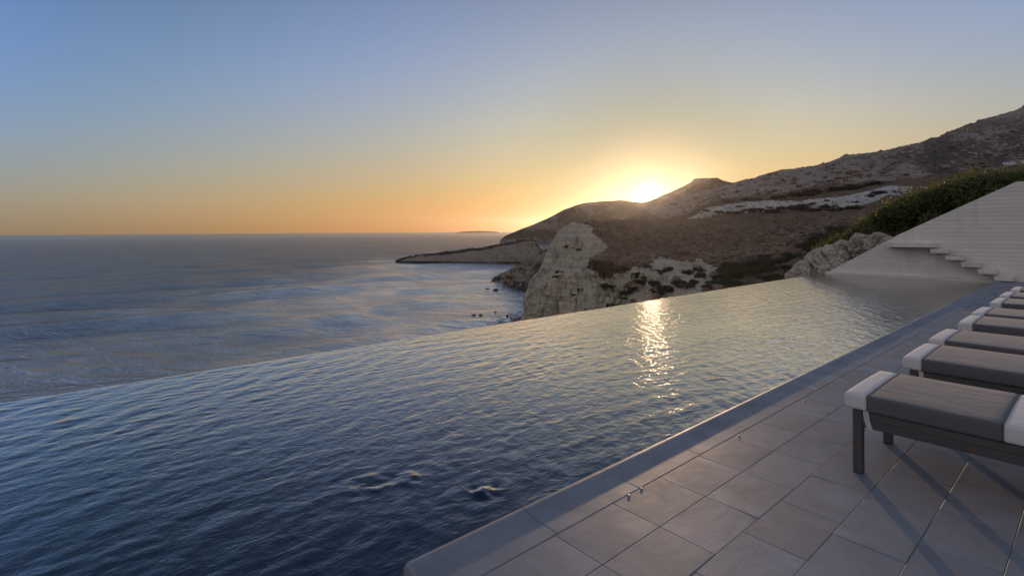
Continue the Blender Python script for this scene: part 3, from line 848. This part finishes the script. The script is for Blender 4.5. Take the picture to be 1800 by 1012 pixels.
# ------------------------------------------------------------------ rock outcrop beside the wall's foot
def rock_mesh(name, seed, sub=4, amp=.35, fr=1.6, squash=(1, 1, 1), cut=.4):
    bm = bmesh.new(); bmesh.ops.create_icosphere(bm, subdivisions=sub, radius=1)
    P = np.array([v.co[:] for v in bm.verts])
    n = fbm(P[:, 0]*fr+seed*7.1, P[:, 1]*fr, P[:, 2]*fr, 5)
    cr = np.abs(fbm(P[:, 0]*fr*1.4-seed, P[:, 1]*fr*1.4+3, P[:, 2]*fr*1.4, 4))
    st = np.round(P[:, 2]*6+n)/6
    rad_ = 1+amp*n - amp*.7*np.exp(-cr*9) + .05*(st-P[:, 2])
    P = P*rad_[:, None]*np.array(squash)
    for v, p in zip(bm.verts, P): v.co = p
    return bm_mesh(name, bm, False)
out_mat, nt, o_ = new_mat('pale_limestone'); g = N(nt)
p = g.pos()
n1 = g.noise(p, 1.3, 6, .65, .6); n2 = g.noise(p, 6, 5, .65); n3 = g.noise(p, 24, 4, .6); fis = g.vor(g.scale(p, (1, 1, 1.6)), 1.7, 'DISTANCE_TO_EDGE')
c = g.mix(g.mr(n1, .35, .65), (.52, .465, .37), (.38, .325, .245))
c = g.mix(g.mr(n2, .52, .7, 0, .65), c, (.17, .14, .105))
c = g.mix(g.mr(n1, .6, .72, 0, .7), c, (.16, .115, .06))
c = g.mix(g.mr(fis, 0, .04, .6, 0), c, (.07, .06, .05))
g.bsdf(o_, c, .9, g.bump(g.math('ADD', n2, g.math('MULTIPLY', n3, .5)), .06, .9), spec=.15)
outc = empty('rock_outcrop', (-6.9, 21.2, -.4))
tag(outc, 'pale weathered limestone outcrop where the infinity edge meets the concrete wall', 'rock')
for i, (px, py, Yd, sx, sz) in enumerate(((1418, 478, 20.9, .55, .55), (1447, 462, 20.9, .62, .62), (1478, 448, 21.0, .62, .62), (1512, 436, 20.9, .6, .5), (1542, 428, 20.8, .5, .38), (1403, 487, 20.8, .32, .42), (1465, 480, 20.75, .75, .55))):
    X, z = onplane_y(px, py, Yd)
    me = rock_mesh('boulder', i+1, 5, .30, 1.5, (sx*.86, .45, sz*.84))
    o = link('rock_mass', me, out_mat, outc); o.location = (X+6.9, Yd-21.2, z+.4); o.rotation_euler = (0, .3, i*.5)

# ------------------------------------------------------------------ scrub: bush meshes shared by copies
def bush_mesh(seed, n=9, leaf=.26, m=70):
    r = np.random.default_rng(seed)
    C = [(r.normal(0, .42), r.normal(0, .42), .28+.3*r.random()) for _ in range(n)]
    Q = [r.uniform(.28, .48) for _ in range(n)]
    v, f, t = clumps(C, Q, [m]*n, leaf, r, .8, .4)
    me = mesh_np('shrub', v, f, smooth=False); attr(me, 'tone', t); me.materials.append(M['bush'])
    return me
BM = [bush_mesh(20+i) for i in range(5)]
def place_bush(px, py, wpx, S=S1, ratio=.7):
    P, d = hit(S, px, py)
    s = wpx/F*d*.62
    return P, s
# big separate bushes on the white skirt of the cape (position and width read from the photo)
skirt = [(1065, 470, 46), (1045, 466, 22), (1095, 478, 30), (1058, 505, 18), (1072, 507, 16), (1100, 520, 28), (1112, 512, 22), (1125, 492, 26), (1132, 500, 26),
         (1120, 486, 18), (1095, 525, 12), (1163, 482, 24), (1152, 500, 26), (1165, 508, 28), (1178, 512, 26), (1150, 516, 22), (1195, 500, 24), (1205, 504, 26), (1215, 498, 20),
         (1205, 480, 20), (1222, 486, 24), (1230, 478, 22), (1240, 508, 20), (1252, 500, 24), (1180, 476, 20), (1140, 470, 20), (1010, 516, 9), (1003, 520, 8), (1012, 513, 12),
         (1037, 505, 5), (980, 480, 14), (976, 487, 10), (1003, 473, 5), (992, 436, 12), (1015, 440, 10), (1070, 540, 20), (1050, 545, 12), (1033, 548, 16)]
made = []
for i, (px, py, w) in enumerate(skirt):
    P, s = place_bush(px, py, w*.85)
    o = bpy.data.objects.new('shrub', BM[i % 5]); COL.objects.link(o)
    o.location = P - Vector((0, 0, s*.15)); o.scale = (s, s, s*.85); o.rotation_euler = (0, 0, i*1.7)
    tag(o, 'dark round shrub growing on the pale rock skirt of the near cape', 'shrub', 'shrubs on the pale rock of the cape')
terr = [(1222, 376, 12), (1240, 372, 16), (1262, 375, 18), (1285, 376, 20), (1300, 364, 10), (1310, 372, 22), (1335, 370, 18), (1352, 366, 10), (1360, 373, 24), (1385, 370, 26), (1402, 364, 20), (1412, 368, 24),
        (1428, 360, 14), (1432, 371, 22), (1455, 368, 26), (1470, 372, 22), (1500, 368, 26), (1450, 354, 8), (1452, 360, 6), (1502, 357, 8), (1545, 340, 18), (1530, 346, 12), (1330, 352, 16), (1365, 350, 22), (1400, 346, 30), (1435, 340, 30), (1470, 336, 28), (1505, 332, 26), (1535, 326, 26), (1280, 356, 16), (1310, 352, 18)]
for i, (px, py, w) in enumerate(terr):
    P, s = place_bush(px, py, w)
    o = bpy.data.objects.new('shrub', BM[(i+2) % 5]); COL.objects.link(o)
    o.location = P - Vector((0, 0, s*.12)); o.scale = (s*1.15, s*1.15, s*.62); o.rotation_euler = (0, 0, i*2.3)
    tag(o, 'dark spreading bush on the white terrace of the far slope', 'bush', 'bushes along the white terrace')

OL = mat_leaf('olive_scrub', (.032, .036, .016), (.070, .072, .030), (.13, .115, .05))
BO = []
for m_ in BM[:4]:
    c_ = m_.copy(); c_.materials.clear(); c_.materials.append(OL); BO.append(c_)
rg_ = np.random.default_rng(77)
for i in range(96):
    px = rg_.uniform(1264, 1476); lo = 540-(px-1264)*.22; hi = np.interp(px, [1264, 1330, 1400, 1476], [476, 462, 436, 402])
    py = hi + (lo-hi)*rg_.random()**1.2
    P, s = place_bush(px, py, rg_.uniform(14, 30))
    o = bpy.data.objects.new('shrub', BO[i % 4]); COL.objects.link(o)
    o.location = P - Vector((0, 0, s*.1)); o.scale = (s*1.1, s*1.1, s*.8); o.rotation_euler = (0, 0, i*1.1)
    tag(o, 'olive brown shrub covering the gully side below the limestone outcrop', 'shrub', 'shrubs on the gully side')

# ground-covering scrub: too many to count, one object per slope
def scrub(name, S, n, smin, smax, cond, seed, mat):
    r = np.random.default_rng(seed)
    bmq = bmesh.new(); bmesh.ops.create_icosphere(bmq, subdivisions=2, radius=1)
    P0 = np.array([v.co[:] for v in bmq.verts]); F0 = np.array([[v.index for v in f.verts] for f in bmq.faces]); bmq.free()
    Vv, Ff, Tt = [], [], []
    R_, Cc = S['d'].shape; k = 0; tries = 0
    while k < n and tries < n*12:
        tries += 1
        i = r.integers(0, R_-1); j = r.integers(0, Cc)
        if not cond(S['px'][j], S['y'][i, j], S['d'][i, j], S['z'][i, j], r): continue
        c = S['V'][i, j]*(1-(q := r.random())) + S['V'][i+1, j]*q
        s = r.uniform(smin, smax)*(.6+.8*r.random())
        n_ = fbm(P0[:, 0]*1.5+k*3.1, P0[:, 1]*1.5, P0[:, 2]*1.5, 3)
        n_ += r.normal(0, .28, len(P0))
        pts = P0*(1+.38*n_)[:, None]*np.array([s, s, s*r.uniform(.55, .85)])
        pts[:, 2] = np.maximum(pts[:, 2], -s*.3)
        Ff.append(F0+len(Vv)*len(P0)); Vv.append(pts + c + np.array([0, 0, s*.2]))
        Tt.append(np.clip(r.uniform(.1, .9)+r.normal(0, .18, len(P0)), 0, 1)); k += 1
    me = mesh_np(name, np.concatenate(Vv), np.concatenate(Ff), smooth=False); attr(me, 'tone', np.concatenate(Tt))
    o = link(name, me, mat); tag(o, 'low dark maquis scrub covering the slopes', 'scrub', kind='stuff')
    return o
def c_cape(px, y, d, z, r):
    if z < SEA+4: return False
    if d < 232 and px > 1262: return False
    dens = .5+.8*vnoise(np.array(px*.02), np.array(d*.02))
    if d < 345:
        left = np.interp(y, [380, 396, 405, 430, 450, 455, 470, 490], [1034, 1034, 1042, 1066, 1064, 1046, 1040, 1100])
        if px < left: return False
        if px < 1255 and y > np.interp(px, [1000, 1060, 1100, 1140, 1180, 1230, 1262], [480, 484, 470, 456, 448, 454, 466]): return r.random() < .04
        return r.random() < .9
    if d > 560 and 1205 < px < 1560:
        top = np.interp(px, [1205, 1250, 1300, 1350, 1400, 1450, 1500, 1560], [384, 364, 357, 353, 352, 349, 341, 327])
        bot = np.interp(px, [1205, 1250, 1300, 1350, 1400, 1450, 1500, 1560], [388, 380, 373, 371, 369, 374, 368, 344])
        if top-1 < y < bot: return False
    return r.random() < dens*.55
SCR = mat_leaf('maquis', (.085, .055, .034), (.155, .102, .062), (.25, .16, .095))
scrub('scrub', S1, 6500, .6, 1.7, c_cape, 1, SCR)
scrub('scrub', S2, 1500, 1.6, 4.5, lambda px, y, d, z, r: r.random() < .15+.8*max(0, vnoise(np.array(px*.03), np.array(d*.01))+.1), 2, SCR)
scrub('scrub', S4, 420, .7, 1.6, lambda px, y, d, z, r: z > SEA+5 and d > np.interp(px, xp, dp)*1.0 and px < 942, 3, M['bush'])

# ------------------------------------------------------------------ rocks in and by the sea
RM = []
for i in range(5):
    me = rock_mesh('sea_rock', 30+i, 3, .35, 1.5, (1, .8, .55)); me.materials.append(M['rock']); RM.append(me)
single = [(865, 490, 7, 'small dark rock standing off the tip of the rubble shore'), (863, 500, 6, 'small flat rock in the water below the rubble tip'),
          (871, 510, 13, 'largest lone dark rock in the sea off the rubble shore'), (856, 508, 8, 'low dark rock seaward of the largest lone sea rock'),
          (916, 508, 14, 'broad dark rock at the water by the cliff foot under the rubble'), (928, 506, 14, 'rounded rock touching the pale cliff foot'),
          (832, 554, 9, 'outermost rock of the pair off the cliff foot'), (844, 554, 9, 'inner rock of the pair off the cliff foot'),
          (870, 548, 6, 'little rock awash seaward of the foaming shore'), (857, 571, 6, 'rock just above the infinity edge near the foaming shore')]
for i, (px, py, w, lab) in enumerate(single):
    (X, Y), d = onsea(px, py)
    o = bpy.data.objects.new('sea_rock', RM[i % 5]); COL.objects.link(o)
    s = w/F*d*.5; o.location = (X, Y, SEA+.1*s); o.scale = (s, s, s*.5); o.rotation_euler = (0, 0, i*1.3)
    tag(o, lab, 'rock', 'rocks in the sea below the cape')
for i in range(26):
    px = R.uniform(874, 922); py = np.interp(px, [874, 922], [566, 549]) + R.normal(0, 3.2)
    (X, Y), d = onsea(px, py)
    o = bpy.data.objects.new('shore_boulder', RM[i % 5]); COL.objects.link(o)
    s = R.uniform(2.5, 6)/F*d*.5; o.location = (X, Y, SEA+.2*s); o.scale = (s, s, s); o.rotation_euler = (0, 0, i)
    tag(o, 'dark boulder among others washed by foam at the foot of the cliff', 'boulder', 'boulders at the cliff foot')
for i in range(40):
    px = R.uniform(868, 930); py = np.interp(px, [868, 895, 930], [490, 503, 508]) - abs(R.normal(0, 5))
    P, d = hit(S5, px, py)
    o = bpy.data.objects.new('shore_boulder', RM[(i+1) % 5]); COL.objects.link(o)
    s = R.uniform(3.5, 10)/F*d*.5; o.location = P; o.scale = (s, s, s*1.1); o.rotation_euler = (0, 0, i)
    tag(o, 'dark boulder lying on the rubble shore below the pale cliff', 'boulder', 'boulders on the rubble shore')

# thin foam washing round the boulders at the cliff's foot
fx, fy = np.meshgrid(np.linspace(856, 922, 150), np.linspace(544, 576, 90), indexing='ij')
fd = F*(H-SEA)/(fy-yh(fx)); FX, FY = world(fx, fd)
band = 1-np.abs(fy - (np.interp(fx, [856, 874, 922], [574, 566, 549])))/9
keep = (fbm(FX*.35, FY*.35, None, 4) + .9*band) > .62
gf = grid_faces(150, 90); kf_ = keep.ravel()[gf].all(1)
me = mesh_np('foam', np.stack([FX, FY, FX*0+SEA+.75+.15*fbm(FX*.5, FY*.5)], -1).reshape(-1, 3), gf[kf_])
tag(link('foam', me, mat_plain('sea_foam', (.62, .64, .68), .7, .45, 1.5)), 'thin white foam washing round boulders at the cliff foot', 'foam', kind='stuff')

# ------------------------------------------------------------------ houses on the mountain side
def house(px, py, w, hgt, lab):
    P, d = hit(S2, px, py)
    e = empty('house', P, TH-.6); tag(e, lab, 'house')
    box_obj('wall', (-w/2, w/2, -4, 4, -3, hgt), M['lime'], e, bev=0)
    box_obj('roof', (-w/2-.3, w/2+.3, -4.3, 4.3, hgt, hgt+.35), M['roofm'], e, bev=0)
    for k in range(3):
        x = -w/2+w*(k+.5)/3
        box_obj('window', (x-.6, x+.6, -4.05, -3.95, hgt*.35, hgt*.75), M['glass'], e, bev=0)
    box_obj('chimney', (w*.2, w*.2+.8, -.4, .4, hgt+.35, hgt+1.4), M['lime'], e, bev=0)
house(1777, 289.5, 15, 2.6, 'long low white house on the mountain side above the hedge')
house(1802, 287, 9, 3.4, 'white house cut by the right edge on the mountain side')

# ------------------------------------------------------------------ sun loungers
def loft(x_list, sc_list, y0, y1, z0, z1, rad_=.018, crown=.005, n=6):
    """rounded-rectangle section lofted along x; sc = inset of the section at each x"""
    V = []; Fq = []
    def sect(x, ins):
        pts = []
        a0, a1, b0, b1 = y0+ins*.8, y1-ins*.8, z0+ins*.6, z1-ins*1.0
        r_ = min(rad_, (b1-b0)*.46)
        for (cy, cz, s) in ((a1-r_, b1-r_, 0), (a0+r_, b1-r_, 1), (a0+r_, b0+r_, 2), (a1-r_, b0+r_, 3)):
            for k in range(n+1):
                a = (s + k/n)*math.pi/2
                y = cy+r_*math.cos(a); z = cz+r_*math.sin(a)
                pts.append((y, z))
            if s == 0:
                for k in range(1, 10):
                    f_ = k/10; pts.append((a1-r_+(a0-a1+2*r_)*f_, b1+crown*math.sin(math.pi*f_)))
        for (y, z) in pts: V.append((x, y, z))
        return len(pts)
    m = 0
    for x, s in zip(x_list, sc_list): m = sect(x, s)
    for i in range(len(x_list)-1):
        for k in range(m):
            a = i*m+k; b = i*m+(k+1) % m
            Fq.append((a, b, b+m, a+m))
    bm = bmesh.new(); vs = [bm.verts.new(v) for v in V]
    for f_ in Fq: bm.faces.new([vs[i] for i in f_])
    bm.faces.new([vs[i] for i in range(m)][::-1]); bm.faces.new([vs[(len(x_list)-1)*m+i] for i in range(m)])
    bmesh.ops.recalc_face_normals(bm, faces=bm.faces)
    return bm
def subdiv_x(a, b, n=8): return [a+(b-a)*i/n for i in range(n+1)]
LW = .70
def make_lounger():
    t = empty('sun_lounger', (0, 0, 0))
    # frame
    lg = .05
    for (lx, ly) in ((.02, 0), (.02, LW-lg), (1.72, 0), (1.72, LW-lg)):
        l = box_obj('leg', (lx, lx+lg, ly, ly+lg, .006, .393), M['metal'], t, .003)
        box_obj('foot_cap', (lx+.001, lx+lg-.001, ly+.001, ly+lg-.001, 0, .006), M['foot'], l, .001)
    for ly in (.002, LW-.036):
        bm = bmesh.new()
        box(bm, .0705, 1.98, ly, ly+.034, .342, .388, .003); box(bm, .0705, 1.98, ly+.004, ly+.030, .336, .342); box(bm, .0705, 1.98, ly, ly+.034, .290, .336, .003)
        link('side_rail', bm_mesh('side_rail', bm), M['metal'], t)
    for lx in (.028, 1.945):
        box_obj('cross_rail', (lx, lx+.034, .0505 if lx < .1 else .037, LW-(.0505 if lx < .1 else .037), .300, .386), M['metal'], t, .003)
    bm = bmesh.new()
    for i in range(12): box(bm, .16+i*.15, .22+i*.15, .037, LW-.037, .362, .378, .002)
    link('slats', bm_mesh('slats', bm), M['metal'], t)
    # mattress: pale foot pad, charcoal body, pale band, charcoal head section
    y0, y1, z0, z1 = -.022, LW+.022, .396, .492
    q = .045
    end = [(-.02, .020), (-.019, .0135), (-.0155, .0075), (-.009, .003), (-.001, .0008), (.010, 0)]
    bm = loft([e[0] for e in end] + [.07, .1], [e[1] for e in end] + [0, .002], y0, y1, z0, z1)
    link('foot_pad', bm_mesh('foot_pad', bm, True), M['white'], t)
    bm = loft([.1035, .108] + subdiv_x(.12, .68, 14) + [.69, .696], [.004, .001] + [0]*15 + [.002, .005], y0-.001, y1+.001, z0-.001, z1+.001)
    md = link('mattress', bm_mesh('mattress', bm, True), M['dark'], t)
    for xs_ in (.100, .696):
        link('piping', bm_mesh('piping', loft([xs_, xs_+.0012, xs_+.0025, xs_+.0035], [.003, -.002, -.002, .003], y0, y1, z0, z1), True), M['dark'], md)
    bm = loft([.7005, .706] + subdiv_x(.72, .86, 5) + [.872, .878], [.005, .001] + [0]*6 + [.001, .004], y0, y1, z0, z1)
    link('pale_band', bm_mesh('pale_band', bm, True), M['white'], t)
    bm = loft([.879, .884] + subdiv_x(.9, 1.93, 14) + [1.955, 1.975, 1.99], [.004, .001] + [0]*15 + [.005, .018, .045], y0, y1, z0, z1)
    link('head_mattress', bm_mesh('head_mattress', bm, True), M['dark'], t)
    # strap looped round the rail by the foot
    for ly, sgn in ((-.004, -1), (LW+.001, 1)):
        bm = bmesh.new()
        P = [(.076, .40), (.078, .37), (.084, .335), (.094, .300), (.100, .286)]
        for i in range(4):
            (xa, za), (xb, zb) = P[i], P[i+1]
            v = [bm.verts.new(c) for c in ((xa, ly, za), (xa+.030, ly, za), (xb+.028, ly, zb), (xb, ly, zb), (xa, ly+.003, za), (xa+.030, ly+.003, za), (xb+.028, ly+.003, zb), (xb, ly+.003, zb))]
            for f_ in ((0, 1, 2, 3), (4, 7, 6, 5), (0, 4, 5, 1), (3, 2, 6, 7), (0, 3, 7, 4), (1, 5, 6, 2)): bm.faces.new([v[k] for k in f_])
        box(bm, .100, .128, min(ly, .3) if sgn < 0 else LW-.04, .04 if sgn < 0 else ly+.003, .2845, .2875)
        bmesh.ops.recalc_face_normals(bm, faces=bm.faces)
        link('strap', bm_mesh('strap', bm), M['strap'], t)
    return t
def copy_tree(o, parent=None):
    c = o.copy(); COL.objects.link(c); c.parent = parent
    for ch in o.children: copy_tree(ch, c)
    return c
lounge_labels = ['nearest sun lounger, its legs and pale foot pad standing in full view on the deck',
                 'second sun lounger from the front, right behind the nearest one, strap hanging from its foot',
                 'third sun lounger from the front, paired close behind the second',
                 'fourth sun lounger from the front, a gap beyond the third',
                 'fifth sun lounger from the front, close behind the fourth',
                 'sixth sun lounger from the front, only its foot end inside the picture',
                 'seventh sun lounger from the front, a pale foot pad at the right edge',
                 'farthest sun lounger in view, a sliver of pale pad near the wall']
proto = make_lounger()
all_l = [proto] + [copy_tree(proto) for _ in range(7)]
for o, yy, lab, jig in zip(all_l, (3.655, 5.00, 5.98, 7.24, 8.18, 9.50, 10.56, 11.68), lounge_labels, (0, .004, -.006, .005, -.004, .003, -.005, .004)):
    o.location = (-1.062+jig*2, yy, 0); o.rotation_euler = (0, 0, jig)
    tag(o, lab, 'sun lounger', 'sun loungers in a row along the deck')

# ------------------------------------------------------------------ little metal studs on the paving
def stud_mesh():
    bm = bmesh.new()
    prev = None
    prf = [(.009, -.002), (.009, .001), (.0075, .0028), (.0045, .0038), (0.0001, .004)]
    rings = []
    for (r_, z) in prf: rings.append([bm.verts.new((r_*math.cos(a*math.pi/8), r_*math.sin(a*math.pi/8), z)) for a in range(16)])
    for a, b in zip(rings, rings[1:]):
        for k in range(16): bm.faces.new((a[k], a[(k+1) % 16], b[(k+1) % 16], b[k]))
    me = bm_mesh('deck_stud', bm, True); me.materials.append(M['steel']); return me
SM = stud_mesh()
studs = [(1103, 870, 'left metal stud of the nearest pair on the paving joint'), (1125, 858, 'right metal stud of the nearest pair on the paving joint'), (1297, 766, 'single metal stud on the coping joint midway along the pool'),
         (1412, 704, 'metal stud on the paving left of the nearest lounger'), (1483, 664, 'nearer stud of the pair beside the nearest lounger pad'), (1495, 659, 'farther stud of the pair beside the nearest lounger pad'),
         (1556, 627, 'metal stud left of the second lounger pad')]
for px, py, lab in studs:
    d = F*H/(py-yh(px)); X, Y = world(px, d)
    o = bpy.data.objects.new('deck_stud', SM); COL.objects.link(o); o.location = (X, Y, 0)
    tag(o, lab, 'stud', 'metal studs on the deck')

# ------------------------------------------------------------------ render settings
scene.view_settings.view_transform = 'Standard'; scene.view_settings.look = 'None'
scene.view_settings.exposure = 0; scene.view_settings.gamma = 1
cy = scene.cycles
cy.use_denoising = True
try: cy.denoiser = 'OPENIMAGEDENOISE'
except Exception: pass
cy.max_bounces = 8; cy.diffuse_bounces = 3; cy.glossy_bounces = 4; cy.transparent_max_bounces = 12; cy.volume_bounces = 1
cy.sample_clamp_indirect = 4; cy.sample_clamp_direct = 20; cy.caustics_reflective = False
scene.render.film_transparent = False
